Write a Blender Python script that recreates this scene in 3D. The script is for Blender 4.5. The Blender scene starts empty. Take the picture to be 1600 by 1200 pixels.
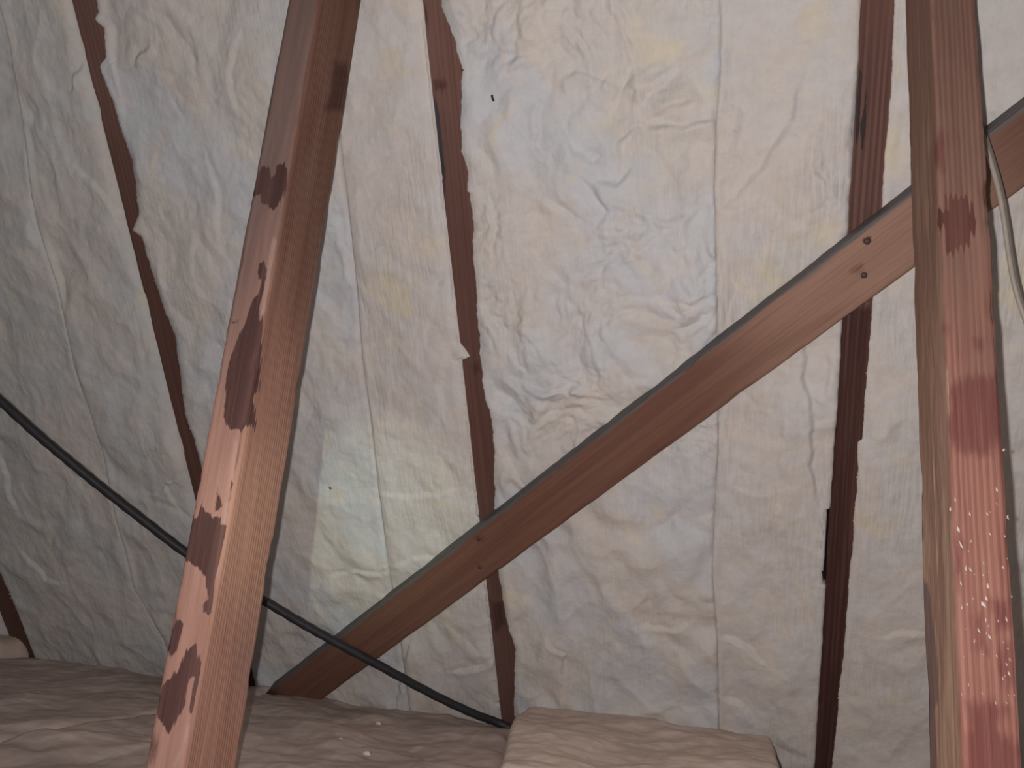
import bpy, math, random
import numpy as np
from mathutils import Matrix, Vector

random.seed(7)
rng = np.random.default_rng(7)
scene = bpy.context.scene
COL = scene.collection

# ------------------------------------------------------------------ camera
# World: X runs along the eave, Y into the roof slope, Z up; z = 0 is the top of the floor insulation.
F_PX = 1250.0
R = np.array([[0.96008542, 0.0181647, -0.27911652],
              [0.26533161, 0.25664724, 0.92937147],
              [0.08851623, -0.96633443, 0.24158361]])      # columns: camera right, down, forward
CAM = np.array([0.0, 0.0, 0.28])
cam_data = bpy.data.cameras.new('camera')
cam_data.sensor_width = 36.0
cam_data.lens = 36.0 * F_PX / 1600.0
cam_data.clip_start = 0.01
cam = bpy.data.objects.new('camera', cam_data)
COL.objects.link(cam)
m = Matrix.Identity(4)
for i in range(3):
    m[i][0] = R[i, 0]; m[i][1] = -R[i, 1]; m[i][2] = -R[i, 2]; m[i][3] = CAM[i]
cam.matrix_world = m
scene.camera = cam

# ------------------------------------------------------------------ light
world = bpy.data.worlds.new('attic_gloom'); scene.world = world
world.use_nodes = True
world.node_tree.nodes['Background'].inputs[0].default_value = (0.95, 0.97, 1.0, 1)
world.node_tree.nodes['Background'].inputs[1].default_value = 0.095

def cam_point(px, py, depth):
    return CAM + R @ (np.array([(px - 800) / F_PX, (py - 600) / F_PX, 1.0]) * depth)

def aim(o, loc, target):
    o.location = Vector(loc)
    o.rotation_euler = (Vector(target) - Vector(loc)).to_track_quat('-Z', 'Y').to_euler()

def spot(name, loc, target, energy, color, size, blend, radius):
    l = bpy.data.lights.new(name, 'SPOT'); l.energy = energy; l.color = color
    l.spot_size = math.radians(size); l.spot_blend = blend; l.shadow_soft_size = radius
    o = bpy.data.objects.new(name, l); COL.objects.link(o); aim(o, loc, target); return o

# the phone's own flash, two centimetres to the left of its lens
spot('phone_flash', CAM + R @ np.array([-0.021, -0.004, 0.0]), cam_point(800, 560, 1.2), 31.0, (1.0, 0.95, 0.935), 170, 0.7, 0.004)
# a hand torch held further left, its narrow greenish beam on the batts beside the left post
spot('hand_torch', CAM + R @ np.array([-0.148, 0.02, 0.02]), cam_point(585, 825, 1.5), 20.0, (0.85, 1.0, 0.80), 20, 1.0, 0.006)

vs = scene.view_settings
vs.view_transform = 'Standard'; vs.look = 'None'; vs.gamma = 1.0; vs.exposure = 0.2
vs.use_curve_mapping = False

# ------------------------------------------------------------------ roof slope frame (u along the eave, v up the slope, n out of it)
V = np.array([0.0, -0.58215852, 0.81307531])
N = np.array([0.0, 0.81307531, 0.58215852])
D = 1.2

def ray(px, py):
    return R @ np.array([(px - 800) / F_PX, (py - 600) / F_PX, 1.0])

def wuv(px, py, n=0.0):
    r = ray(px, py); p = r * (D - n) / (N @ r)
    return np.array([p[0], p @ V])

def wpt(u, v, n=0.0):
    return CAM + np.array([u, 0, 0]) + v * V + (D - n) * N

def frame(cols, loc):
    mm = Matrix.Identity(4)
    for i in range(3):
        for j in range(3): mm[i][j] = cols[j][i]
        mm[i][3] = loc[i]
    return mm
XA = np.array([1.0, 0, 0]); YA = np.array([0, 1.0, 0]); ZA = np.array([0, 0, 1.0])

# ------------------------------------------------------------------ noise
_P = rng.permutation(256); _P = np.concatenate([_P, _P, _P])
_G = rng.uniform(0, 2 * np.pi, 256); _G = np.stack([np.cos(_G), np.sin(_G)], 1)
def perlin(x, y):
    xi = np.floor(x).astype(int); yi = np.floor(y).astype(int); xf = x - xi; yf = y - yi
    xi &= 255; yi &= 255
    def g(a, b, dx, dy):
        h = _P[_P[(xi + a) & 255] + ((yi + b) & 255)]
        v = _G[h]; return v[..., 0] * dx + v[..., 1] * dy
    s = xf * xf * xf * (xf * (xf * 6 - 15) + 10); t = yf * yf * yf * (yf * (yf * 6 - 15) + 10)
    a = g(0, 0, xf, yf); b = g(1, 0, xf - 1, yf); c = g(0, 1, xf, yf - 1); d = g(1, 1, xf - 1, yf - 1)
    return ((a + s * (b - a)) * (1 - t) + (c + s * (d - c)) * t) * 1.5
def fbm(x, y, o=4, gain=0.5):
    r = 0; a = 1.0
    for k in range(o):
        r = r + a * perlin(x * 2 ** k + 17.3 * k, y * 2 ** k + 9.1 * k); a *= gain
    return r
def ridged(x, y, o=3):
    r = 0; a = 1.0
    for k in range(o):
        r = r + a * (1 - np.abs(perlin(x * 2 ** k + 5.7 * k, y * 2 ** k + 31.1 * k))) ** 3; a *= 0.5
    return r
def sstep(a, b, x):
    t = np.clip((x - a) / (b - a), 0, 1); return t * t * (3 - 2 * t)

# ------------------------------------------------------------------ mesh helpers
def mesh_np(name, verts, faces, smooth=True):
    me = bpy.data.meshes.new(name)
    me.from_pydata([tuple(v) for v in verts] if not isinstance(verts, np.ndarray) else verts.tolist(), [], faces if not isinstance(faces, np.ndarray) else faces.tolist())
    if smooth: me.polygons.foreach_set('use_smooth', [True] * len(me.polygons))
    me.update(); return me
def link(name, me, mat, parent=None, mw=None):
    o = bpy.data.objects.new(name, me); COL.objects.link(o)
    if mat: me.materials.append(mat)
    if mw is not None: o.matrix_world = mw
    if parent is not None: o.parent = parent
    return o
def tag(o, label=None, cat=None, group=None, kind=None):
    if label: o['label'] = label
    if cat: o['category'] = cat
    if group: o['group'] = group
    if kind: o['kind'] = kind
    return o
def add_attr(me, name, vals):
    a = me.attributes.new(name, 'FLOAT', 'POINT'); a.data.foreach_set('value', np.asarray(vals, np.float32).ravel())
def grid_faces(nr, nc, off=0):
    i = np.arange(nr - 1)[:, None] * nc + np.arange(nc - 1)[None, :] + off
    return np.stack([i, i + 1, i + nc + 1, i + nc], -1).reshape(-1, 4)
def tube(name, pts, rad, mat, seg=10, parent=None, flat=1.0, twist=0.0):
    pts = np.array(pts, float)
    # Catmull-Rom resample
    P = np.vstack([2 * pts[0] - pts[1], pts, 2 * pts[-1] - pts[-2]]); out = []
    for i in range(1, len(P) - 2):
        n = 14
        for t in np.linspace(0, 1, n, endpoint=False):
            a, b, c, d = P[i - 1], P[i], P[i + 1], P[i + 2]
            out.append(0.5 * ((2 * b) + (c - a) * t + (2 * a - 5 * b + 4 * c - d) * t * t + (3 * b - a - 3 * c + d) * t ** 3))
    out.append(pts[-1]); out = np.array(out)
    base = out.mean(0); out = out - base
    T = np.gradient(out, axis=0); T /= np.linalg.norm(T, axis=1)[:, None]
    ref = np.array([0, 1.0, 0.2]); verts = []
    for k, (p, t) in enumerate(zip(out, T)):
        a = np.cross(t, ref); a /= np.linalg.norm(a); b = np.cross(t, a)
        for j in range(seg):
            th = 2 * math.pi * j / seg
            rr = rad * (1 + twist * math.cos(3 * th + k * 1.1))
            verts.append(p + rr * (math.cos(th) * a + flat * math.sin(th) * b))
    faces = []
    for k in range(len(out) - 1):
        for j in range(seg):
            j2 = (j + 1) % seg
            faces.append((k * seg + j, k * seg + j2, (k + 1) * seg + j2, (k + 1) * seg + j))
    faces.append(tuple(range(seg))[::-1]); faces.append(tuple(range((len(out) - 1) * seg, len(out) * seg)))
    me = mesh_np(name, np.array(verts), faces)
    return link(name, me, mat, parent, Matrix.Translation(Vector(base)))

# ------------------------------------------------------------------ materials
class NT:
    def __init__(s, name):
        s.m = bpy.data.materials.new(name); s.m.use_nodes = True; s.t = s.m.node_tree; s.n = s.t.nodes
        s.b = s.n['Principled BSDF']; s.b.inputs['Specular IOR Level'].default_value = 0.15
    def node(s, typ, **kw):
        x = s.n.new(typ)
        for k, v in kw.items(): setattr(x, k, v)
        return x
    def l(s, a, b): s.t.links.new(a, b)
    def coord(s, scale, rot=(0, 0, 0), loc=(0, 0, 0)):
        if not hasattr(s, 'tc'): s.tc = s.node('ShaderNodeTexCoord')
        mp = s.node('ShaderNodeMapping'); mp.inputs['Scale'].default_value = scale; mp.inputs['Rotation'].default_value = rot; mp.inputs['Location'].default_value = loc
        s.l(s.tc.outputs['Object'], mp.inputs[0]); return mp.outputs[0]
    def noise(s, vec, scale, detail=4, rough=0.55, dist=0.0):
        x = s.node('ShaderNodeTexNoise'); x.inputs['Scale'].default_value = scale; x.inputs['Detail'].default_value = detail
        x.inputs['Roughness'].default_value = rough; x.inputs['Distortion'].default_value = dist; s.l(vec, x.inputs['Vector']); return x.outputs['Fac']
    def ramp(s, fac, stops):
        x = s.node('ShaderNodeMapRange'); x.interpolation_type = 'SMOOTHSTEP'
        x.inputs[1].default_value, x.inputs[2].default_value = stops[0], stops[1]
        x.inputs[3].default_value, x.inputs[4].default_value = (stops[2], stops[3]) if len(stops) > 2 else (0, 1)
        s.l(fac, x.inputs[0]); return x.outputs[0]
    def mix(s, fac, a, b, mode='MIX'):
        x = s.node('ShaderNodeMix', data_type='RGBA', blend_type=mode)
        for v, i in ((fac, 0), (a, 6), (b, 7)):
            if isinstance(v, (int, float)): x.inputs[i].default_value = v
            elif isinstance(v, tuple): x.inputs[i].default_value = v if len(v) == 4 else v + (1,)
            else: s.l(v, x.inputs[i])
        return x.outputs[2]
    def math(s, op, a, b=None, c=None):
        x = s.node('ShaderNodeMath', operation=op)
        for i, v in enumerate((a, b, c)):
            if v is None: continue
            if isinstance(v, (int, float)): x.inputs[i].default_value = v
            else: s.l(v, x.inputs[i])
        return x.outputs[0]
    def attr(s, name):
        x = s.node('ShaderNodeAttribute', attribute_name=name); return x.outputs['Fac']
    def bump(s, h, strength, dist, prev=None):
        x = s.node('ShaderNodeBump'); x.inputs['Strength'].default_value = strength; x.inputs['Distance'].default_value = dist
        s.l(h, x.inputs['Height'])
        if prev is not None: s.l(prev, x.inputs['Normal'])
        return x.outputs[0]
    def done(s, col, rough, normal=None, spec=0.15):
        if isinstance(col, tuple): s.b.inputs['Base Color'].default_value = col + (1,)
        else: s.l(col, s.b.inputs['Base Color'])
        if isinstance(rough, (int, float)): s.b.inputs['Roughness'].default_value = rough
        else: s.l(rough, s.b.inputs['Roughness'])
        s.b.inputs['Specular IOR Level'].default_value = spec
        if normal is not None: s.l(normal, s.b.inputs['Normal'])
        return s.m

def glass_wool(name, base, cool, warm, yellow, ymin=0.62, flute=0.5, seed=0.0, fcol=0.14):
    t = NT(name)
    o = (seed * 3.1, seed * 1.7, seed)
    c1 = t.coord((1, 1, 1), loc=o)
    big = t.noise(c1, 5.0, 3, 0.5, 0.6)
    col = t.mix(t.ramp(big, (0.38, 0.62)), base, cool)
    med = t.noise(c1, 13.0, 4, 0.6, 1.0)
    col = t.mix(t.ramp(med, (0.5, 0.72, 0, 0.75)), col, warm)
    yl = t.noise(t.coord((1, 1, 1), loc=(o[0] + 7, o[1] + 3, 2)), 7.0, 3, 0.5, 0.4)
    col = t.mix(t.ramp(yl, (ymin, ymin + 0.13, 0, 0.8)), col, yellow)
    sm = t.noise(t.coord((1, 1, 1), loc=(o[0] + 2, o[1] + 9, 5)), 24.0, 4, 0.6, 1.8)
    col = t.mix(t.ramp(sm, (0.56, 0.74, 0, 0.38)), col, yellow)
    col = t.mix(t.ramp(sm, (0.42, 0.26, 0, 0.5)), col, tuple(c * 0.84 for c in cool))
    fl = t.noise(t.coord((210, 22, 40), loc=o), 1.0, 2, 0.5)
    fz = t.noise(t.coord((1, 1, 1), loc=o), 170.0, 3, 0.65)
    mo = t.noise(c1, 45.0, 4, 0.65)
    col = t.mix(t.ramp(mo, (0.3, 0.7, 0.0, 0.35)), col, t.mix(1.0, col, (0.80, 0.79, 0.78), 'MULTIPLY'))
    flm = t.ramp(t.noise(c1, 4.0, 2, 0.5), (0.42, 0.6, 0.12, 1.0))
    col = t.mix(t.math('MULTIPLY', t.ramp(fl, (0.35, 0.65, 0.0, fcol)), flm), col, t.mix(1.0, col, (0.70, 0.66, 0.62), 'MULTIPLY'))
    h = t.math('MULTIPLY', fl, flm)
    nb = t.bump(h, flute, 0.0022)
    nb = t.bump(mo, 0.35, 0.003, nb)
    nb = t.bump(fz, 0.5, 0.0012, nb)
    fb = t.noise(t.coord((520, 190, 300), rot=(0, 0, 0.5), loc=o), 1.0, 3, 0.7, 1.5)
    col = t.mix(t.ramp(fb, (0.52, 0.72, 0, 0.22)), col, t.mix(1.0, col, (0.72, 0.71, 0.70), 'MULTIPLY'))
    return t.done(col, 0.95, nb, 0.05)

M_WOOL_A = glass_wool('glass_wool_white', (0.60, 0.565, 0.535), (0.565, 0.575, 0.595), (0.63, 0.575, 0.52), (0.67, 0.61, 0.46), seed=1)
M_WOOL_B = glass_wool('glass_wool_cream', (0.60, 0.555, 0.525), (0.59, 0.57, 0.56), (0.63, 0.57, 0.505), (0.65, 0.58, 0.42), 0.60, 0.8, seed=4, fcol=0.3)
M_WOOL_C = glass_wool('glass_wool_grey', (0.60, 0.565, 0.535), (0.555, 0.565, 0.565), (0.62, 0.565, 0.52), (0.66, 0.61, 0.44), 0.63, 0.5, seed=9)

def floor_wool(name, base, dark, light, seed, rot=0.6, streak=0.6):
    t = NT(name)
    st = t.noise(t.coord((26, 5, 10), rot=(0, 0, rot), loc=(seed, seed * 2, 0)), 1.0, 5, 0.6, 0.5)
    big = t.noise(t.coord((1, 1, 1), loc=(seed, 0, 0)), 6.0, 3, 0.5, 0.4)
    col = t.mix(t.ramp(big, (0.35, 0.65)), base, dark)
    col = t.mix(t.ramp(st, (0.48, 0.7, 0, streak)), col, light)
    fz = t.noise(t.coord((1, 1, 1), loc=(seed, 0, 0)), 120.0, 4, 0.65)
    mo = t.noise(t.coord((1, 1, 1), loc=(seed, 1, 0)), 30.0, 4, 0.6)
    col = t.mix(t.ramp(mo, (0.3, 0.7, 0, 0.4)), col, t.mix(1.0, col, (0.75, 0.74, 0.73), 'MULTIPLY'))
    nb = t.bump(st, 0.25, 0.004); nb = t.bump(mo, 0.3, 0.003, nb); nb = t.bump(fz, 0.4, 0.0012, nb)
    return t.done(col, 0.95, nb, 0.05)
M_FLOOR_DARK = floor_wool('glass_wool_brown', (0.54, 0.425, 0.375), (0.43, 0.335, 0.30), (0.63, 0.53, 0.465), 2.0)
M_FLOOR_LIGHT = floor_wool('glass_wool_tan', (0.70, 0.565, 0.48), (0.65, 0.51, 0.43), (0.74, 0.63, 0.55), 5.0, 0.2, 0.5)

def wood(name, c_light, c_mid, c_dark, seed=0.0, grain=1.0, rib=0.3, second=None, stain=(0.055, 0.028, 0.024), red=None, grey=0.3, pale=None, pale_op=0.4, tone=None, tone2=None, ribs=None, rough=0.75):
    """long axis = local Z.  attributes: sd_stain, sd_soft, sd_pale (metres, negative inside), face2 (0..1 share of the second face colour)"""
    t = NT(name)
    k_ = lambda c: None if c is None or isinstance(c, str) else tuple(x * 0.9 for x in c)
    c_light, c_mid, c_dark, tone = k_(c_light), k_(c_mid), k_(c_dark), k_(tone)
    tone2 = tone2 if isinstance(tone2, str) else k_(tone2)
    if second is not None: second = (k_(second[0]), k_(second[1]))
    o = (seed * 1.3, seed * 0.7, seed * 2.1)
    g1 = t.noise(t.coord((300, 300, 4.5), loc=o), 1.0, 3, 0.55, 0.15)           # fine grain lines
    g2 = t.noise(t.coord((55, 55, 1.6), loc=o), 1.0, 4, 0.6, 0.8)              # broad figure
    g3 = t.noise(t.coord((9, 9, 3.0), loc=o), 1.0, 3, 0.5, 0.5)               # cloudy weathering
    col = t.mix(t.ramp(g2, (0.36, 0.66)), c_light, c_mid)
    if second is not None:
        c2 = t.mix(t.ramp(g2, (0.36, 0.66)), second[0], second[1])
        col = t.mix(t.attr('face2'), col, c2)
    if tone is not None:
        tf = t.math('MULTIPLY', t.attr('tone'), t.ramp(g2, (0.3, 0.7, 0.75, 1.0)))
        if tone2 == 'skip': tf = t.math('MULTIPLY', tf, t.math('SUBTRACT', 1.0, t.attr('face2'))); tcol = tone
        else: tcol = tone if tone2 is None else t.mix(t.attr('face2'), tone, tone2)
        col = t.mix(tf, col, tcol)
    col = t.mix(t.math('MULTIPLY', t.ramp(g1, (0.44, 0.72)), 0.55 * grain), col, c_dark)
    rb = None
    if ribs is not None:
        wv = t.node('ShaderNodeTexWave', wave_type='BANDS', bands_direction=ribs[2]); wv.inputs['Scale'].default_value = 0.314 / ribs[0]
        wv.inputs['Distortion'].default_value = 5.5; wv.inputs['Detail'].default_value = 2; wv.inputs['Detail Scale'].default_value = 0.6
        t.l(t.coord((1, 1, 0.05), loc=o), wv.inputs['Vector'])
        rb = t.math('MULTIPLY', t.ramp(wv.outputs['Fac'], (0.15, 0.85)), t.ramp(g3, (0.32, 0.55, 0.25, 1.0)))
        col = t.mix(t.math('MULTIPLY', rb, ribs[1]), col, c_dark)
    gcol = t.mix(0.5, col, (0.22, 0.19, 0.18))
    col = t.mix(t.ramp(g3, (0.5, 0.75, 0, grey)), col, gcol)
    nz = t.noise(t.coord((230, 230, 24), loc=o), 1.0, 4, 0.7)
    nb_ = t.math('MULTIPLY_ADD', nz, 0.014, -0.007)
    sp = t.math('ADD', t.attr('sd_pale'), nb_)
    pf = t.math('MULTIPLY', t.ramp(sp, (0.003, -0.003)), pale_op)
    col = t.mix(pf, col, pale or (0.55, 0.42, 0.36))
    ss = t.math('ADD', t.attr('sd_soft'), t.math('MULTIPLY', nb_, 1.6))
    sf = t.math('MULTIPLY', t.ramp(ss, (0.006, -0.007)), t.ramp(g1, (0.25, 0.6, 0.45, 0.85)))
    col = t.mix(sf, col, red or (0.12, 0.04, 0.038))
    sd = t.math('ADD', t.attr('sd_stain'), nb_)
    if rb is not None: sd = t.math('ADD', sd, t.math('MULTIPLY_ADD', wv.outputs['Fac'], -0.006 * ribs[1] / 0.42, 0.003 * ribs[1] / 0.42))
    sm = t.ramp(sd, (0.0009, -0.0009))
    scol = t.mix(t.ramp(g2, (0.35, 0.7)), stain, tuple(min(1, c * 1.6 + 0.008) for c in stain))
    scol = t.mix(t.ramp(g1, (0.5, 0.75, 0, 0.4)), scol, t.mix(0.5, col, stain))
    col = t.mix(t.math('MULTIPLY', sm, 0.93), col, scol)
    nb = t.bump(g1, 0.35 * rib + 0.1, 0.0012)
    nb = t.bump(g2, 0.25, 0.0015, nb)
    nb = t.bump(t.math('MULTIPLY', sm, -1.0), 0.35, 0.0008, nb)
    if rb is not None: nb = t.bump(rb, 0.35, 0.0008, nb)
    fz = t.noise(t.coord((400, 400, 90), loc=o), 1.0, 3, 0.6); nb = t.bump(fz, 0.25, 0.0006, nb)
    return t.done(col, rough, nb, 0.12)

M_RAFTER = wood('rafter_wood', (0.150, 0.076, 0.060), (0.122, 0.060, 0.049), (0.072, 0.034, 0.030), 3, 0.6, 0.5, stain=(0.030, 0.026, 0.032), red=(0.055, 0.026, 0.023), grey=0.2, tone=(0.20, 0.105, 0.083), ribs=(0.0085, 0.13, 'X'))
M_RAFTER_R = wood('rafter_wood_striped', (0.18, 0.095, 0.076), (0.135, 0.066, 0.054), (0.06, 0.027, 0.025), 8, 0.7, 0.9, stain=(0.030, 0.024, 0.028), red=(0.045, 0.019, 0.017), grey=0.1, ribs=(0.0085, 0.5, 'X'))
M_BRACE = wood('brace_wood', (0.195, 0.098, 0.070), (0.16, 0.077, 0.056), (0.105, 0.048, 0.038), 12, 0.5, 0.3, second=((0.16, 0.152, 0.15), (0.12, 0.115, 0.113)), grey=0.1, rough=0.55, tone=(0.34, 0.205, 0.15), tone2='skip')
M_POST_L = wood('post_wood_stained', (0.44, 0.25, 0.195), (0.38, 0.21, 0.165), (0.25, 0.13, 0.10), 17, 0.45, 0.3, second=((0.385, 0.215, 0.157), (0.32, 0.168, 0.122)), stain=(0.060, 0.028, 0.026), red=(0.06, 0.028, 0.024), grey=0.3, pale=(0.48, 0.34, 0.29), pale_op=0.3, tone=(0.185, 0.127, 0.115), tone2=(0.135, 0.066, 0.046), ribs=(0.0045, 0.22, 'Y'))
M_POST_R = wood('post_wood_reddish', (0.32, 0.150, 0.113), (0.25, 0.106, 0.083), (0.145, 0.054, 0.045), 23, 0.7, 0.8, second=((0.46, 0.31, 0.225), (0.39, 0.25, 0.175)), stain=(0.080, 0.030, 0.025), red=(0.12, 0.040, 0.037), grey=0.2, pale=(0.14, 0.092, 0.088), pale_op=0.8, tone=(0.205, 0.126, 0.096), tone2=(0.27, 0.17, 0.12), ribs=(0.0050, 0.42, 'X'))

def plain(name, col, rough, spec=0.3, var=0.2, scale=60):
    t = NT(name)
    n = t.noise(t.coord((1, 1, 1)), scale, 3)
    c = t.mix(t.ramp(n, (0.3, 0.7, 0, var)), col, tuple(x * 0.4 for x in col))
    return t.done(c, rough, t.bump(n, 0.2, 0.001), spec)
M_CABLE = plain('cable_black_rubber', (0.022, 0.021, 0.024), 0.55, 0.35)
M_WIRE = plain('wire_grey_sheath', (0.36, 0.31, 0.26), 0.5, 0.3)
M_WIRE2 = plain('wire_dark_sheath', (0.16, 0.135, 0.115), 0.5, 0.3)
M_NAIL = plain('nail_rusty_iron', (0.07, 0.035, 0.03), 0.55, 0.4)
M_PLASTIC = plain('membrane_black', (0.015, 0.015, 0.02), 0.35, 0.3)
M_DECK = plain('roof_deck_boards', (0.16, 0.11, 0.08), 0.8)
M_LINING = plain('ceiling_lining', (0.4, 0.38, 0.36), 0.9)
M_FLECK = plain('white_fibre', (0.58, 0.50, 0.46), 0.9, 0.1)
M_SPECK = plain('dark_speck', (0.03, 0.025, 0.02), 0.8)

# ------------------------------------------------------------------ structure: roof deck behind the batts, ceiling lining under them
def slab(name, corners, thick, normal, mat):
    c = np.array(corners); b = c + np.array(normal) * thick; vv = np.vstack([c, b]); ctr = vv.mean(0)
    fs = [(0, 1, 2, 3), (7, 6, 5, 4)] + [(i, i + 4, (i + 1) % 4 + 4, (i + 1) % 4) for i in range(4)]
    o = link(name, mesh_np(name, vv - ctr, fs, False), mat, None, Matrix.Translation(Vector(ctr))); tag(o, kind='structure'); return o
slab('ceiling', [wpt(-2.75, -1.42, -0.105), wpt(1.4, -1.42, -0.105), wpt(1.4, 0.95, -0.105), wpt(-2.75, 0.95, -0.105)], 0.02, N, M_DECK)
slab('floor', [(-2.75, -0.6, -0.16), (1.4, -0.6, -0.16), (1.4, 1.92, -0.16), (-2.75, 1.92, -0.16)], 0.02, (0, 0, -1), M_LINING)

# ------------------------------------------------------------------ timber
def sdf_poly(px, py, poly):
    poly = np.array(poly, float); n = len(poly); d = np.full(px.shape, 1e9); inside = np.zeros(px.shape, bool)
    for i in range(n):
        a = poly[i]; b = poly[(i + 1) % n]; e = b - a
        t = np.clip(((px - a[0]) * e[0] + (py - a[1]) * e[1]) / (e @ e + 1e-12), 0, 1)
        d = np.minimum(d, np.hypot(px - a[0] - t * e[0], py - a[1] - t * e[1]))
        c = ((a[1] > py) != (b[1] > py))
        xx = a[0] + (py - a[1]) * e[0] / (e[1] if abs(e[1]) > 1e-12 else 1e-12)
        inside ^= c & (px < xx)
    return np.where(inside, -d, d)

def board(name, w, d, z0, z1, mat, mw, fine=None, round_r=0.004, wob=0.0008, seed=0, stains=None, softs=None, pales=None, face2=None, tone=None, parent=None, wane=None, res=0.0028, seglen=0.006, top_slope=0.0):
    """cross-section w (local x) by d (local y), front face at y = 0; perimeter s runs along the front from x=0, then the x=w side, the back, the x=0 side"""
    def perim():
        pts = []; ss = []; s = 0
        sides = [((0, 0), (w, 0)), ((w, 0), (w, d)), ((w, d), (0, d)), ((0, d), (0, 0))]
        for (a, b) in sides:
            L = math.hypot(b[0] - a[0], b[1] - a[1]); n = max(4, int(L / res))
            tt = np.linspace(0, 1, n, endpoint=False)
            for t in tt: pts.append((a[0] + (b[0] - a[0]) * t, a[1] + (b[1] - a[1]) * t)); ss.append(s + L * t)
            s += L
        return np.array(pts), np.array(ss), s
    pts, ss, S = perim()
    # round the corners: clamp into inner rect then push out
    r = round_r
    inner = np.stack([np.clip(pts[:, 0], r, w - r), np.clip(pts[:, 1], r, d - r)], 1)
    off = pts - inner; ln = np.linalg.norm(off, axis=1); off = off / np.maximum(ln, 1e-9)[:, None]
    pr = inner + off * r
    lo, hi = fine if fine else (z0, z1)
    zs = np.unique(np.concatenate([np.arange(z0, lo, 0.05), np.arange(lo, hi, seglen), np.arange(hi, z1, 0.05), [z1]]))
    nz, npn = len(zs), len(pr)
    Xg = np.repeat(pr[None, :, 0], nz, 0); Yg = np.repeat(pr[None, :, 1], nz, 0); Zg = np.repeat(zs[:, None], npn, 1)
    Sg = np.repeat(ss[None, :], nz, 0)
    # irregular surface and worn corners
    nrm = wob * (fbm(Zg * 7 + seed, Sg * 25 + seed * 3, 3) + 0.35 * perlin(Zg * 40 + seed, Sg * 160))
    cs = np.minimum.reduce([np.abs(Sg - c) for c in (0, w, w + d, 2 * w + d, S)])
    chip = np.maximum(0, fbm(Zg * 14 + seed * 5, np.floor((Sg + 0.02) / 0.05) * 3.3, 4) - 0.15) * 0.005 * np.exp(-(cs / 0.005) ** 2)
    if wane is not None: chip = chip + wane(Sg, Zg)
    Xg = Xg + off[None, :, 0] * (nrm - chip); Yg = Yg + off[None, :, 1] * (nrm - chip)
    zc = 0.5 * (z0 + z1)
    Zp = Zg.copy(); Zp[-1] = Zp[-1] + top_slope * (d - Yg[-1])          # bevelled top end that follows the roof slope
    verts = np.stack([Xg - w / 2, Yg - d / 2, Zp - zc], -1).reshape(-1, 3)
    i = np.arange(nz - 1)[:, None] * npn; j = np.arange(npn)[None, :]; j2 = (j + 1) % npn
    faces = np.stack([i + j, i + j2, i + npn + j2, i + npn + j], -1).reshape(-1, 4).tolist()
    faces.append(list(range(npn))[::-1]); faces.append(list(range((nz - 1) * npn, nz * npn)))
    me = mesh_np(name, verts, faces)
    Sw = np.where(Sg > S - d - 1e-6, Sg - S, Sg)            # the x=0 side counts as negative perimeter
    def field(polys):
        f = np.full(Sg.shape, 1.0)
        for p in polys or []: f = np.minimum(f, sdf_poly(Sw, Zg, p))
        return f
    add_attr(me, 'sd_stain', field(stains)); add_attr(me, 'sd_soft', field(softs)); add_attr(me, 'sd_pale', field(pales))
    add_attr(me, 'face2', np.zeros(Sg.shape) if face2 is None else face2(Sw, Zg))
    add_attr(me, 'tone', np.zeros(Sg.shape) if tone is None else np.clip(tone(Sw, Zg), 0, 1))
    mm = mw @ Matrix.Translation((w / 2, d / 2, zc))
    return link(name, me, mat, parent, mm)

def crop(x0, y0, k, pts): return [(x0 + a / k, y0 + b / k) for a, b in pts]

# rafters: 50 x 100 mm at 600 mm centres
RAFT = {'a': -2.31, 'b': -1.708, 'c': -1.0668, 'd': -0.459, 'e': 0.1335, 'f': 0.735}
RW = 0.05
RAFT_MW = frame((XA, N, V), CAM + D * N)
def rafter(key, label, mat, seed, fine=None, stains=(), softs=()):
    u0 = RAFT[key]
    def conv(polys): return [[(wuv(*p)[0] - u0, wuv(*p)[1]) for p in q] for q in polys]
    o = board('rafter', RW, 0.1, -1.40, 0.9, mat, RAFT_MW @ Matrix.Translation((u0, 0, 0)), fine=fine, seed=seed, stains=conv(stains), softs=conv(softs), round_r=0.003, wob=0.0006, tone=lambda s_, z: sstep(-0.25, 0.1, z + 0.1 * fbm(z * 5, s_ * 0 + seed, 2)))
    tag(o, label, 'rafter', 'roof rafters between the insulation batts'); return o
FINE = (-1.27, 0.26)
rafter('a', 'dark brown rafter farthest left, beyond the left edge of the insulation bays', M_RAFTER, 11)
rafter('b', 'dark brown rafter showing only its foot in the lower left corner', M_RAFTER, 21, FINE)
rafter('c', 'dark brown rafter running down behind the stained left post', M_RAFTER, 31, FINE)
rafter('d', 'reddish-brown rafter in the middle with a dark knot and ragged insulation along its right edge', M_RAFTER, 41, FINE,
       stains=[[(655, 60), (664, 60), (673, 128), (685, 180), (692, 240), (697, 292), (695, 340), (684, 340), (670, 200)]],
       softs=[crop(640, 0, 5.45, [(200, 690), (270, 680), (325, 720), (290, 765), (230, 755)]), [(738, 570), (748, 565), (750, 580), (742, 586)], [(768, 940), (786, 940), (790, 975), (772, 990)]])
rafter('e', 'striped dark red-brown rafter just left of the right post', M_RAFTER_R, 51, FINE,
       stains=[[(1340, 110), (1347, 120), (1350, 190), (1345, 230), (1338, 200)]],
       softs=[[(1300, 480), (1380, 480), (1345, 800), (1306, 1210), (1262, 1210), (1292, 800)], [(1303, 500), (1322, 500), (1312, 800), (1290, 820)]])
rafter('f', 'dark brown rafter farthest right, outside the right post', M_RAFTER, 61)

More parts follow.
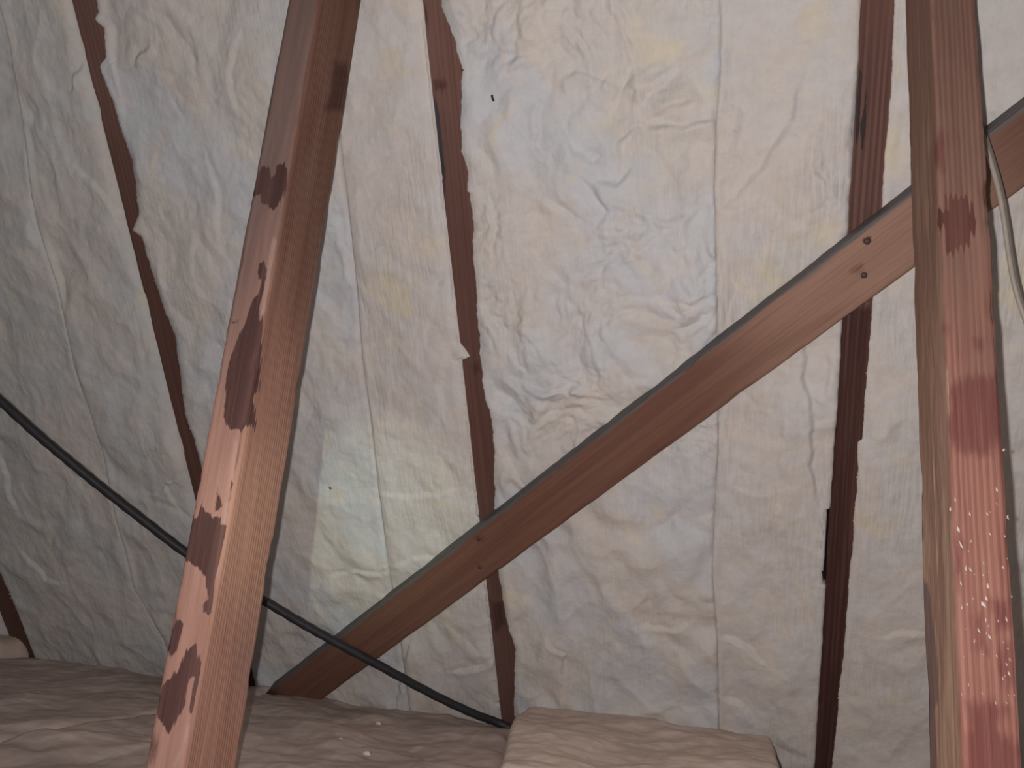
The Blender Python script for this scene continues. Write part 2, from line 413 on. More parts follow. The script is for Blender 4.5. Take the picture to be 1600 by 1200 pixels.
# brace: 85 x 45 mm, nailed flat across the rafters
B0 = np.array([-0.7375, -1.022]); ANG = math.atan2(0.902, 1.062)
bdir = np.array([math.cos(ANG), math.sin(ANG)])
BT = 0.042
Bw = bdir[0] * XA + bdir[1] * V
xb = np.cross(N, Bw)                                     # local x = N x B (points down-right)
BWID = 0.084
origin = wpt(*(wuv(553, 1017.5, BT)), BT) - xb * BWID / 2
BR_MW = frame((xb, N, Bw), origin)
BRI = np.array(BR_MW.inverted())
def br_conv(px, py):
    r = ray(px, py); p = CAM + r * ((D - BT) / (N @ r)); q = BRI @ np.append(p, 1); return (q[0], q[2])
brace = tag(bpy.data.objects.new('diagonal_brace', None), 'long reddish-brown diagonal brace nailed across the rafters, passing behind the right post', 'brace')
COL.objects.link(brace); brace.matrix_world = BR_MW @ Matrix.Translation((BWID / 2, BT / 2, -0.16)); bpy.context.view_layer.update()
def adopt(o, p):
    mw = o.matrix_world.copy(); o.parent = p; o.matrix_parent_inverse = p.matrix_world.inverted(); o.matrix_basis = mw
b_body = board('board', BWID, BT, -0.27, 2.05, M_BRACE, BR_MW, fine=(-0.2, 1.5), seed=71, round_r=0.0055, wob=0.0006,
      face2=lambda s, z: sstep(0.006, 0.002, s + 0.003 * fbm(z * 9, s * 0 + 3.3, 3)) * (s > -0.045), tone=lambda s, z: sstep(0.80, 1.12, z + 0.12 * fbm(z * 3, s * 25, 2)) * sstep(1.42, 1.28, z),  # tone: paler stretch, flash glare painted in along with the wood's own colour
      stains=[[br_conv(*p) for p in q] for q in ([(1349, 372), (1360, 370), (1363, 378), (1356, 384), (1350, 380)],)],
      softs=[[br_conv(*p) for p in q] for q in ([(742, 838), (756, 836), (756, 846), (744, 847)], [(1330, 424), (1346, 415), (1350, 422), (1340, 430)])])
adopt(b_body, brace)
def nail(px, py, r=0.0048):
    x, z = br_conv(px, py); vv = []; seg = 12
    for rr, y in ((r * 0.98, 0.004), (r, -0.0006), (r * 0.85, -0.0018), (r * 0.4, -0.0023)):
        for j in range(seg): vv.append((rr * math.cos(j * 2 * math.pi / seg), y, rr * math.sin(j * 2 * math.pi / seg)))
    fs = [(a * seg + j, a * seg + (j + 1) % seg, (a + 1) * seg + (j + 1) % seg, (a + 1) * seg + j) for a in range(3) for j in range(seg)]
    fs.append(tuple(range(3 * seg, 4 * seg)))
    o = link('nail', mesh_np('nail', np.array(vv), fs), M_NAIL, None, BR_MW @ Matrix.Translation((x, 0, z))); adopt(o, brace)
for p in ((748, 842), (750, 886), (1355, 377), (1350, 430)): nail(*p, r=0.0036 if p[0] < 1000 else 0.0044)

# posts: 50 x 100 mm, narrow face towards the room
def post_frame(x0, y0, lx, ly, yaw):
    z = np.array([lx, ly, 1.0]); z /= np.linalg.norm(z)
    x = np.array([math.cos(yaw), math.sin(yaw), 0.0]); x -= (x @ z) * z; x /= np.linalg.norm(x)
    return frame((x, np.cross(z, x), z), (x0, y0, CAM[2]))
def unproject_face(mw, axis, off, px, py):
    inv = np.array(mw.inverted()); o = inv @ np.append(CAM, 1); dd = inv[:3, :3] @ ray(px, py)
    t = (off - o[axis]) / dd[axis]; return o[:3] + t * dd
PW, PD = 0.05, 0.10
QW, QD = 0.045, 0.09
PL = post_frame(-0.6099, 0.7977, 0.0167, -0.0179, -0.0155)
PR = post_frame(0.1788, 0.7907, 0.0083, 0.0285, 0.0999)
def pl_conv(p):                                          # front face, then the face towards +x
    q = unproject_face(PL, 1, 0.0, *p)
    if q[0] > PW: q = unproject_face(PL, 0, PW, *p); return (PW + q[1], q[2])
    return (q[0], q[2])
def pr_conv(p):                                          # front face, then the face towards -x as negative perimeter
    q = unproject_face(PR, 1, 0.0, *p)
    if q[0] < 0: q = unproject_face(PR, 0, 0.0, *p); return (-q[1], q[2])
    return (q[0], q[2])
L_STAINS = [
    crop(330, 250, 4, [(340, 20), (360, 60), (370, 105), (398, 85), (400, 30), (460, 10), (478, 60), (465, 180), (435, 260), (400, 320), (350, 285), (310, 270), (295, 220), (235, 245), (265, 170), (280, 100), (310, 50)]),
    crop(330, 250, 4, [(335, 620), (352, 680), (332, 790), (312, 900), (310, 990), (320, 1060), (315, 1250), (300, 1440), (255, 1470), (280, 1600), (275, 1690), (240, 1660), (195, 1690), (110, 1690), (72, 1600), (82, 1450), (98, 1280), (130, 1190), (170, 1090), (180, 1060), (210, 1000), (250, 880), (290, 840), (312, 760), (293, 700), (300, 655)]),
    crop(240, 740, 4, [(300, 185), (325, 225), (370, 265), (415, 275), (420, 320), (462, 330), (445, 450), (405, 560), (370, 650), (378, 760), (362, 875), (308, 865), (303, 820), (345, 780), (318, 660), (270, 585), (240, 565), (175, 540), (190, 420), (215, 290), (270, 258)]),
    crop(240, 740, 4, [(400, 60), (420, 150), (432, 200), (370, 250), (385, 170)]),
    crop(240, 740, 4, [(488, 45), (505, 60), (482, 175), (464, 180)]),
    crop(240, 740, 4, [(150, 885), (178, 950), (152, 1080), (110, 1145), (70, 1100), (100, 980)]),
    crop(210, 960, 5, [(490, 232), (497, 380), (532, 370), (512, 480), (470, 720), (430, 780), (402, 770), (432, 640), (462, 500), (440, 520), (400, 700), (340, 810), (300, 900), (262, 962), (228, 850), (160, 800), (170, 650), (212, 560), (250, 520), (300, 500), (350, 400), (400, 280), (440, 240)]),
    crop(330, 250, 4, [(128, 1000), (165, 992), (175, 1005), (150, 1030), (130, 1025)]),
    [(391, 300), (397, 290), (399, 300), (394, 312)]]
L_SOFT = [crop(380, 0, 4, [(545, 385), (690, 400), (650, 600), (625, 700), (500, 690), (560, 560)]), [(232, 1165), (240, 1150), (246, 1165), (236, 1190)]]
L_PALE = [crop(330, 250, 4, [(385, 480), (410, 500), (390, 640), (360, 800), (330, 960), (315, 960), (345, 700)]),
          crop(280, 500, 4, [(340, 730), (372, 760), (352, 980), (325, 1180), (290, 1200), (318, 1000)]),
          crop(240, 740, 4, [(440, 180), (480, 170), (470, 300), (425, 320)]), crop(240, 740, 4, [(380, 600), (420, 560), (405, 640), (385, 660)]),
          crop(210, 960, 5, [(400, 860), (428, 880), (380, 1080), (310, 1240), (300, 1180), (350, 1060)])]
post_l = tag(bpy.data.objects.new('timber_post', None), 'leaning pinkish-brown post with dark brown stain patches down its left face', 'post', 'posts standing in front of the roof slope')
COL.objects.link(post_l); post_l.matrix_world = PL @ Matrix.Translation((PW / 2, PD / 2, -0.438)); bpy.context.view_layer.update()
zl = (1.2 - 0.8131 * 0.885) / 0.58216 - 0.01
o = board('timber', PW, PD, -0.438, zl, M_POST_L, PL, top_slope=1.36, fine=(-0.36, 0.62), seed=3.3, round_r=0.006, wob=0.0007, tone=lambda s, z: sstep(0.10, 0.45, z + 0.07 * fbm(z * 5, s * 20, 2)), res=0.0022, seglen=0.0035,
          stains=[[pl_conv(p) for p in q] for q in L_STAINS], softs=[[pl_conv(p) for p in q] for q in L_SOFT], pales=[[pl_conv(p) for p in q] for q in L_PALE],
          face2=lambda s, z: sstep(0.044, 0.054, s + 0.004 * fbm(z * 8, s * 0 + 1.7, 3)),
          wane=lambda s, z: 0.0035 * np.exp(-((s - PW) / 0.007) ** 2) * (0.6 + fbm(z * 5, z * 0 + 4.4, 3)))
adopt(o, post_l)
R_STAINS = [crop(1390, 250, 4, [(360, 220), (395, 232), (405, 222), (430, 238), (455, 225), (490, 232), (520, 330), (542, 390), (500, 520), (480, 560), (440, 540), (400, 592), (340, 580), (330, 420), (305, 400), (305, 320), (355, 310)])]
R_SOFT = [crop(1390, 500, 4, [(362, 420), (500, 350), (690, 330), (712, 690), (640, 850), (420, 830), (367, 690)]),
          crop(1390, 0, 4, [(310, 800), (345, 840), (335, 1060), (318, 1080), (275, 1000), (280, 900)]),
          crop(1390, 500, 4, [(535, 120), (590, 125), (580, 185), (540, 180)]), crop(1390, 500, 4, [(335, 15), (345, 40), (345, 90), (333, 70)]),
          crop(1390, 950, 4.8, [(560, 700), (760, 680), (900, 760), (820, 900), (990, 1060), (990, 1300), (560, 1300), (545, 960), (600, 900)]), crop(1390, 950, 4.8, [(620, 80), (700, 60), (720, 330), (650, 300)]), crop(1390, 950, 4.8, [(840, 260), (930, 240), (950, 560), (880, 620), (830, 480)]),
          crop(1390, 750, 4.8, [(490, 400), (545, 470), (530, 600), (500, 820), (485, 700)]), crop(1390, 750, 4.8, [(740, 900), (900, 880), (930, 1100), (800, 1150)])]
R_PALE = [crop(1390, 950, 4.8, [(255, -200), (290, -200), (312, 0), (345, 260), (362, 500), (362, 680), (328, 760), (345, 1000), (352, 1260), (280, 1260), (262, 600)])]
post_r = tag(bpy.data.objects.new('timber_post', None), 'reddish post with ribbed grain, white flecks and tan left face at the right', 'post', 'posts standing in front of the roof slope')
COL.objects.link(post_r); post_r.matrix_world = PR @ Matrix.Translation((QW / 2, QD / 2, -0.438)); bpy.context.view_layer.update()
zr = (1.2 - 0.8131 * 0.906) / 0.58216 - 0.015
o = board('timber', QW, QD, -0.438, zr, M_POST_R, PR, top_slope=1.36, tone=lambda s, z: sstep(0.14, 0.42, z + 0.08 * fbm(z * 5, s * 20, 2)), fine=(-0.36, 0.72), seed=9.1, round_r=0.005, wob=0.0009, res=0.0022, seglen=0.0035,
          stains=[[pr_conv(p) for p in q] for q in R_STAINS], softs=[[pr_conv(p) for p in q] for q in R_SOFT], pales=[[pr_conv(p) for p in q] for q in R_PALE],
          face2=lambda s, z: sstep(-0.0005, -0.006, s - 0.0 * z + 0.003 * fbm(z * 8, s * 0 + 1.7, 3)))
adopt(o, post_r)
# white flecks stuck to the right post
fv, ff = [], []
def fleck(p, L, W):
    s, z = pr_conv(p)
    c = np.array([s, -0.0006, z]) if s >= 0 else np.array([-0.0006, -s, z])
    k = len(fv); tl = random.uniform(-0.5, 0.3)
    for dx, dz in ((0, L), (W, 0.2 * L), (0.4 * W, -L), (-W, -0.3 * L)):
        fv.append(c + np.array([dx + tl * dz, 0, dz]))
    fv.append(c + np.array([0, -0.0016, 0]))
    for i in range(4): ff.append((k + i, k + (i + 1) % 4, k + 4))
for x, y, L, W in [(1497, 827, 5, 3), (1501, 851, 7, 2), (1509, 888, 5, 2), (1516, 890, 4, 2), (1543, 915, 5, 2.2), (1541, 935, 4, 2.5), (1536, 944, 5, 4), (1515, 803, 4, 1.8), (1542, 803, 3, 1.5),
                   (1557, 765, 4, 2), (1546, 834, 3, 1.4), (1546, 995, 4, 2.6), (1572, 967, 5, 1.6), (1540, 968, 4, 1.5), (1529, 985, 4, 2), (1576, 1052, 4, 1.8), (1486, 795, 4, 2), (1568, 703, 3, 2.4), (1492, 780, 5, 1.4), (1501, 911, 4, 1.6), (1511, 944, 2.5, 2), (1574, 809, 3, 1.6)]:
    fleck((x, y), L * 0.00056, W * 0.0005)
for _ in range(40):
    fleck((random.uniform(1500, 1585), random.uniform(780, 1100)), random.uniform(0.8, 3.2) * 0.0006, random.uniform(0.5, 1.3) * 0.0006)
o = link('white_flecks', mesh_np('white_flecks', np.array(fv), ff, False), M_FLECK, None, PR); tag(o, 'white fibre flecks', kind='stuff'); adopt(o, post_r)

# ------------------------------------------------------------------ insulation batts on the slope
def edge_line(pts):
    q = np.array([wuv(*p) for p in pts]); i = np.argsort(q[:, 1]); q = q[i]
    return lambda v: np.interp(v, q[:, 1], q[:, 0])
R3_RIGHT = edge_line([(690, -20), (691, 9), (695, 22), (703, 40), (711, 62), (715, 81), (721, 103), (723.5, 114), (721, 138), (723.5, 152), (721.5, 161), (720.7, 183), (720.5, 210), (721.5, 237), (729, 255), (732.5, 275), (730.6, 298), (735.8, 301), (735.6, 312), (740, 347), (740, 383), (740, 400), (743, 427), (746, 455), (746, 492), (750, 528), (751, 561), (755, 583), (755.5, 600), (757, 615), (766, 644), (770, 660), (771.6, 692), (772.5, 728), (773.5, 787), (777, 850), (780, 897), (783, 913), (788, 947), (797, 987), (805, 1013), (805, 1053), (804, 1103), (806, 1160)])
R2_RIGHT = edge_line([(152, -15), (153, 0), (155, 20), (148, 30), (163, 43), (167, 90), (157, 103), (167, 133), (178, 160), (187, 193), (207, 250), (213, 283), (218, 337), (208, 360), (223, 370), (230, 397), (237, 420), (250, 460), (260, 490), (275, 523), (278, 550), (283, 587), (290, 647), (300, 673), (311, 710), (330, 790), (350, 860)])
R4_RIGHT = edge_line([(1397, 0), (1394, 87), (1393, 130), (1389, 173), (1382, 249), (1377, 327), (1362, 486), (1357, 559), (1351, 623), (1347, 686), (1340, 690), (1340, 749), (1335, 797), (1332, 857), (1328, 883), (1323, 960), (1317, 1033), (1310, 1083), (1310, 1107), (1300, 1197)])
R4_LEFT = edge_line([(1346, 0), (1344, 61), (1340, 113), (1339, 162), (1335.6, 227), (1328, 333), (1308, 508), (1305, 569), (1306.5, 600), (1300, 670), (1297, 733), (1293, 797), (1288, 833), (1285, 900), (1288, 940), (1282, 980), (1275, 1060), (1272, 1100), (1268, 1197)])
R1_RIGHT = edge_line([(-30, 810), (0, 890), (20, 933), (37, 977), (60, 1037), (80, 1090)])
SEAM1 = edge_line([(15, 60), (40, 213), (50, 300), (63, 360), (93, 453), (118, 573), (143, 647), (163, 710), (182, 810), (197, 860), (210, 917), (232, 953), (257, 997)])
SEAM2 = edge_line([(505, 0), (545, 330), (558, 452), (566, 560), (580, 660), (592, 770), (604, 860), (625, 1000), (640, 1110)])
SEAM3 = edge_line([(1124, 0), (1125, 100), (1118, 190), (1115, 300), (1118, 420), (1120, 560), (1121, 700), (1115, 800), (1112, 900), (1120, 1000), (1122, 1120)])

# creases: pixel polyline, step height (m), reach (m) on the right-hand side of the walking direction
CREASES = [([(883, 117), (900, 108), (930, 118), (975, 137)], 0.007, 0.03), ([(850, 163), (843, 187), (840, 230), (852, 245)], 0.008, 0.03),
    ([(997, 200), (975, 222), (970, 257)], 0.009, 0.025), ([(813, 287), (867, 317), (900, 340)], 0.006, 0.03), ([(933, 283), (963, 284), (985, 268)], 0.008, 0.025),
    ([(770, 383), (777, 350), (767, 313), (755, 300)], -0.008, 0.03), ([(1013, 193), (1067, 195), (1117, 180)], 0.011, 0.028), ([(1087, 160), (1060, 167), (1023, 184)], 0.008, 0.02),
    ([(1067, 240), (1080, 248)], 0.005, 0.02), ([(1147, 307), (1187, 260), (1227, 200), (1250, 133)], 0.007, 0.04), ([(1117, 320), (1147, 323), (1170, 310)], 0.006, 0.02),
    ([(1293, 330), (1283, 283), (1267, 267), (1270, 233)], 0.010, 0.025), ([(933, 353), (947, 330), (920, 290)], 0.007, 0.03), ([(760, 483), (800, 543), (815, 570)], 0.008, 0.03),
    ([(933, 513), (963, 493), (990, 478)], 0.006, 0.03), ([(833, 600), (853, 604), (880, 606), (905, 597)], 0.012, 0.022), ([(783, 637), (807, 633)], 0.005, 0.02),
    ([(777, 693), (797, 720), (817, 753)], 0.008, 0.025), ([(980, 592), (1010, 591), (1035, 586)], 0.006, 0.025), ([(1117, 420), (1153, 447)], 0.006, 0.02), ([(1137, 510), (1153, 447)], 0.005, 0.02),
    ([(1283, 793), (1272, 733), (1270, 640), (1260, 587), (1257, 547)], -0.010, 0.03), ([(1287, 613), (1293, 557)], 0.008, 0.015), ([(1153, 760), (1200, 767)], 0.005, 0.02),
    ([(1000, 975), (1045, 980), (1075, 972)], 0.006, 0.03), ([(1121, 991), (1165, 1003), (1190, 1028)], 0.009, 0.04), ([(1124, 1085), (1162, 1101), (1176, 1125)], 0.009, 0.035),
    ([(593, 767), (640, 772), (700, 765)], 0.005, 0.03), ([(500, 910), (520, 895), (560, 885), (600, 890)], 0.006, 0.03), ([(610, 880), (650, 865), (700, 868)], 0.005, 0.03),
    ([(113, 140), (118, 118), (130, 97)], 0.007, 0.02), ([(213, 95), (222, 80), (237, 72)], 0.008, 0.02), ([(120, 260), (150, 285), (180, 320)], 0.006, 0.03), ([(55, 350), (65, 380)], 0.008, 0.03),
    ([(0, 705), (15, 740), (30, 790)], 0.008, 0.04), ([(40, 860), (80, 900), (100, 905)], 0.007, 0.03), ([(240, 770), (262, 755), (280, 790)], 0.006, 0.02),
    ([(715, 1045), (760, 1035), (775, 1025)], 0.009, 0.03), ([(622, 1090), (628, 1040), (640, 1010)], 0.009, 0.03), ([(530, 330), (545, 390), (553, 440)], 0.006, 0.02),
    ([(1385, 990), (1410, 980), (1440, 985)], 0.006, 0.03),
    ([(380, 60), (366, 110), (372, 160)], 0.006, 0.03), ([(330, 250), (350, 300), (345, 360)], 0.006, 0.03), ([(700, 560), (690, 600), (700, 650)], 0.005, 0.02), ([(860, 1000), (885, 1020), (880, 1060)], 0.008, 0.03),
    ([(1040, 470), (1060, 490), (1085, 480)], 0.006, 0.02), ([(900, 430), (940, 420), (960, 400)], 0.006, 0.025), ([(830, 380), (850, 420), (885, 440)], 0.007, 0.03), ([(1000, 330), (1040, 345), (1075, 330)], 0.007, 0.025),
    ([(880, 200), (900, 240), (930, 250)], 0.006, 0.03), ([(800, 100), (815, 60), (810, 20)], 0.006, 0.03)]
CR = [(np.array([wuv(*p) for p in (pl if a > 0 else pl[::-1])]), abs(a) * 0.9, L) for pl, a, L in CREASES]
def crease_height(u, v):
    h = np.zeros(u.shape)
    for pl, A, L in CR:
        lo = pl.min(0) - 0.12; hi = pl.max(0) + 0.12
        msk = (u > lo[0]) & (u < hi[0]) & (v > lo[1]) & (v < hi[1])
        if not msk.any(): continue
        x = u[msk] + 0.004 * perlin(u[msk] * 40, v[msk] * 40); y = v[msk] + 0.004 * perlin(u[msk] * 40 + 9, v[msk] * 40)
        best = np.full(x.shape, 1e9); sd = np.zeros(x.shape); par = np.zeros(x.shape)
        n = len(pl) - 1
        for i in range(n):
            a = pl[i]; e = pl[i + 1] - a; ll = math.hypot(*e)
            t = ((x - a[0]) * e[0] + (y - a[1]) * e[1]) / ll ** 2; tc = np.clip(t, 0, 1)
            d = np.hypot(x - a[0] - tc * e[0], y - a[1] - tc * e[1])
            s = ((x - a[0]) * e[1] - (y - a[1]) * e[0]) / ll       # >0 on the right-hand side
            b = d < best; best = np.where(b, d, best); sd = np.where(b, np.sign(s) * d, sd); par = np.where(b, (i + t) / n, par)
        w = sstep(-0.35, 0.25, par) * sstep(1.35, 0.75, par)
        prof = np.where(sd > 0, np.exp(-sd / L) * sstep(-0.0005, 0.009, sd), 0) - 0.3 * np.exp(-np.abs(sd) / 0.012) * sstep(0.004, -0.002, sd)
        h[msk] += A * w * prof
    return h

FULLV = (-1.345, 0.86)
def batt(name, ul, ur, mat, label, base=0.008, ledge=(0.010, 0.02), redge=(0.02, 0.03), wr=1.0, seed=0.0, jag=(0.0016, 0.0008), vr=FULLV, fine=(-1.26, 0.30), ds=0.0026, group='insulation batts on the roof slope', back=-0.095, ends=0.0, bulge=0.0, extra=None, over=None, overl=None, crumple=0.0):
    vs_ = np.unique(np.concatenate([np.arange(vr[0], max(vr[0], fine[0]), 0.02), np.arange(max(vr[0], fine[0]), min(fine[1], vr[1]), ds), np.arange(min(fine[1], vr[1]), vr[1], 0.02), [vr[1]]])) if fine else np.arange(vr[0], vr[1], 0.02)
    fl = np.asarray(ul(vs_), float) + 0 * vs_; fr = np.asarray(ur(vs_), float) + 0 * vs_
    fl = fl + jag[0] * perlin(vs_ * 45, vs_ * 0 + seed) + jag[1] * perlin(vs_ * 190, vs_ * 0 + seed + 5)
    fr = fr + 0.0006 * perlin(vs_ * 45, vs_ * 0 + seed + 11)
    width = float(np.max(fr - fl)); nc = max(8, int(width / (ds if fine else 0.02)))
    s = np.linspace(0, 1, nc); s = s + 0.35 * (s * (1 - s) * (2 * s - 1)) * 0 
    U = fl[:, None] + (fr - fl)[:, None] * s[None, :]; Vg = np.repeat(vs_[:, None], nc, 1)
    el = U - fl[:, None]; er = fr[:, None] - U
    wu = U + 0.03 * fbm(U * 7 + seed, Vg * 7, 2); wv = Vg + 0.03 * fbm(U * 7 + 3, Vg * 7 + seed, 2)
    h = base + bulge * np.sin(np.pi * s)[None, :] + 0.007 * fbm(U * 4.5 + seed, Vg * 3.5 + seed * 2, 3)
    h = h + wr * 0.0050 * (ridged(wu * 7 + seed, wv * 4.5 + seed, 2) - 1.0) + wr * 0.006 * fbm(wu * 11 + seed * 3, wv * 8, 2)
    pat = sstep(-0.15, 0.45, fbm(U * 3 + seed * 2, Vg * 3 - seed, 2))
    h = h + wr * 0.008 * pat * (np.abs(perlin(wu * 16 + 4, wv * 13 + seed)) - 0.25)
    if crumple: h = h + crumple * sstep(-0.66, -0.5, Vg) * sstep(-0.1, 0.35, fbm(U * 4 + seed, Vg * 4 + 2 * seed, 2) + 0.15) * (np.abs(perlin(wu * 34 + 7, wv * 30 + seed)) + 0.5 * np.abs(perlin(wu * 70, wv * 60 + seed)) - 0.4)
    h = h + 0.0009 * fbm(U * 60 + seed, Vg * 40, 3)
    if fine: h = h + crease_height(U, Vg)
    if extra is not None: h = h + extra(U, Vg)
    h = np.maximum(h, -0.02)
    def rnd(e, drop, r):
        q = np.clip(1 - e / r, 0, 1); return drop * (1 - np.sqrt(np.maximum(0, 1 - q * q)))
    ef = sstep(0, 0.02, el)
    h = h * ef + (base) * (1 - ef)
    h = h - rnd(el, ledge[0], ledge[1]) - rnd(er, redge[0], redge[1])
    if ends: h = h - rnd(Vg - vr[0], 0.02, ends) - rnd(vr[1] - Vg, 0.02, ends)
    if overl is not None: h = np.where(U < overl + 0.002, np.maximum(h, 0.0022 + 0.001 * perlin(U * 200, Vg * 200)), h)
    if over is not None: h = np.where(U > over - 0.002, np.maximum(h, 0.0035 + 0.002 * perlin(U * 150, Vg * 150)), h)
    # skirt columns
    U = np.concatenate([fl[:, None] + 0.004, U, fr[:, None] - 0.002], 1); Vg = np.concatenate([vs_[:, None], Vg, vs_[:, None]], 1)
    H = np.concatenate([np.full((len(vs_), 1), back), h, np.full((len(vs_), 1), back)], 1)
    if ends:
        H = np.vstack([H[:1] * 0 + back, H, H[-1:] * 0 + back]); U = np.vstack([U[:1], U, U[-1:]]); Vg = np.vstack([Vg[:1], Vg, Vg[-1:]])
    nr, ncc = U.shape
    uc, vc = float(U.mean()), float(0.5 * (vr[0] + vr[1]))
    verts = np.stack([U - uc, Vg - vc, H], -1).reshape(-1, 3)
    faces = grid_faces(nr, ncc)
    i = np.arange(nr - 1) * ncc
    faces = np.vstack([faces, np.stack([i + ncc - 1, i, i + ncc, i + 2 * ncc - 1], -1)])      # back
    me = mesh_np(name, verts, faces)
    mw = frame((XA, V, -N), CAM + D * N) @ Matrix.Translation((uc, vc, 0))
    o = link(name, me, mat, None, mw)
    tag(o, label, 'insulation', group)
    o['_'] = 0; del o['_']
    # torn fibres standing off the left edge
    if fine and jag[0] > 0.001:
        fvv, fff = [], []
        for _ in range(40):
            k = random.randrange(len(vs_)); v0 = vs_[k]
            if not fine[0] < v0 < fine[1]: continue
            Lf = random.uniform(0.0015, 0.005); a = random.uniform(-1.4, 1.4); p = np.array([fl[k] - uc + 0.002, v0 - vc, base - ledge[0] + 0.002])
            tip = p + np.array([-Lf * math.cos(a), Lf * math.sin(a), random.uniform(0.0, 0.004)]); ww = random.uniform(0.0008, 0.003)
            kk = len(fvv); fvv += [p + (0, ww, 0), p - (0, ww, 0), p + (0.002, 0, 0.002), tip]; fff += [(kk, kk + 1, kk + 3), (kk + 1, kk + 2, kk + 3), (kk + 2, kk, kk + 3)]
        if fvv:
            t = link('torn_fibres', mesh_np('torn_fibres', np.array(fvv), fff, False), mat, None, mw); tag(t, kind='stuff'); bpy.context.view_layer.update(); adopt(t, o)
    return o

def const(c): return lambda v: np.full(np.shape(v), c)
def off(fn, d): return lambda v: fn(v) + d
r = RAFT
batt('insulation_batt', const(r['a'] + RW), const(r['b'] - 0.001), M_WOOL_C, 'grey insulation batt beyond the foot of the lower left rafter', fine=None, seed=1.3)
batt('insulation_batt', R1_RIGHT, off(SEAM1, 0.002), M_WOOL_C, 'wide grey insulation batt at the far left, crossed by the black cable', seed=2.1, base=0.008, redge=(0.006, 0.009), ledge=(0.007, 0.02), wr=0.7, overl=r['b'] + RW)
batt('insulation_batt', off(SEAM1, -0.001), const(r['c'] + 0.0008), M_WOOL_C, 'narrow grey insulation strip left of the rafter behind the stained post', seed=3.7, base=0.007, ledge=(0.009, 0.009), wr=0.8, jag=(0.001, 0.0005))
batt('insulation_batt', R2_RIGHT, off(SEAM2, 0.002), M_WOOL_A, 'wide whitish insulation batt partly behind the stained left post', seed=5.2, redge=(0.008, 0.010), wr=0.8, overl=r['c'] + RW, crumple=0.002)
_t = [wuv(x, y) for x, y in ((706, 520), (711, 529), (718, 536), (726, 545), (734, 557), (717, 561), (714, 564))]
_tv = np.array([q[1] for q in _t]); _tu = np.array([max(0, q[0] - r['d'] + 0.0005) for q in _t]); _tu[0] = _tu[-1] = 0; _i = np.argsort(_tv); _tv, _tu = _tv[_i], _tu[_i]
batt('insulation_batt', off(SEAM2, -0.001), lambda v: r['d'] + 0.0008 + np.interp(v, _tv, _tu), M_WOOL_B, 'narrow cream insulation strip left of the middle rafter', seed=6.9, base=0.006, ledge=(0.012, 0.009), wr=0.6, redge=(0.012, 0.02), over=r['d'], jag=(0.001, 0.0005))
batt('insulation_batt', R3_RIGHT, off(SEAM3, 0.002), M_WOOL_A, 'wide crumpled white insulation batt right of the middle rafter', seed=8.4, redge=(0.008, 0.010), wr=1.3, overl=r['d'] + RW, crumple=0.0065)
batt('insulation_batt', off(SEAM3, -0.001), lambda v: np.where((v > wuv(1285, 912)[1]) & (v < wuv(1290, 795)[1]), r['e'] - 0.004, r['e'] + 0.0008), M_WOOL_B, 'narrow cream insulation strip left of the striped rafter', seed=10.6, base=0.006, crumple=0.003, redge=(0.006, 0.014), ledge=(0.012, 0.009), wr=0.9, jag=(0.001, 0.0005))
batt('insulation_batt', R4_RIGHT, const(r['e'] + 0.42), M_WOOL_B, 'insulation batt behind the right post, right of the striped rafter', seed=12.2, wr=0.7, overl=r['e'] + RW, base=0.006, ledge=(0.008, 0.014), jag=(0.0011, 0.0006))
batt('insulation_batt', const(r['e'] + 0.42), const(r['f'] - 0.001), M_WOOL_A, 'narrow insulation strip at the far right beside the outermost rafter', fine=None, seed=14.8)
batt('insulation_batt', const(r['f'] + RW), const(r['f'] + 0.6), M_WOOL_A, 'insulation batt beyond the outermost right rafter', fine=None, seed=15.8)

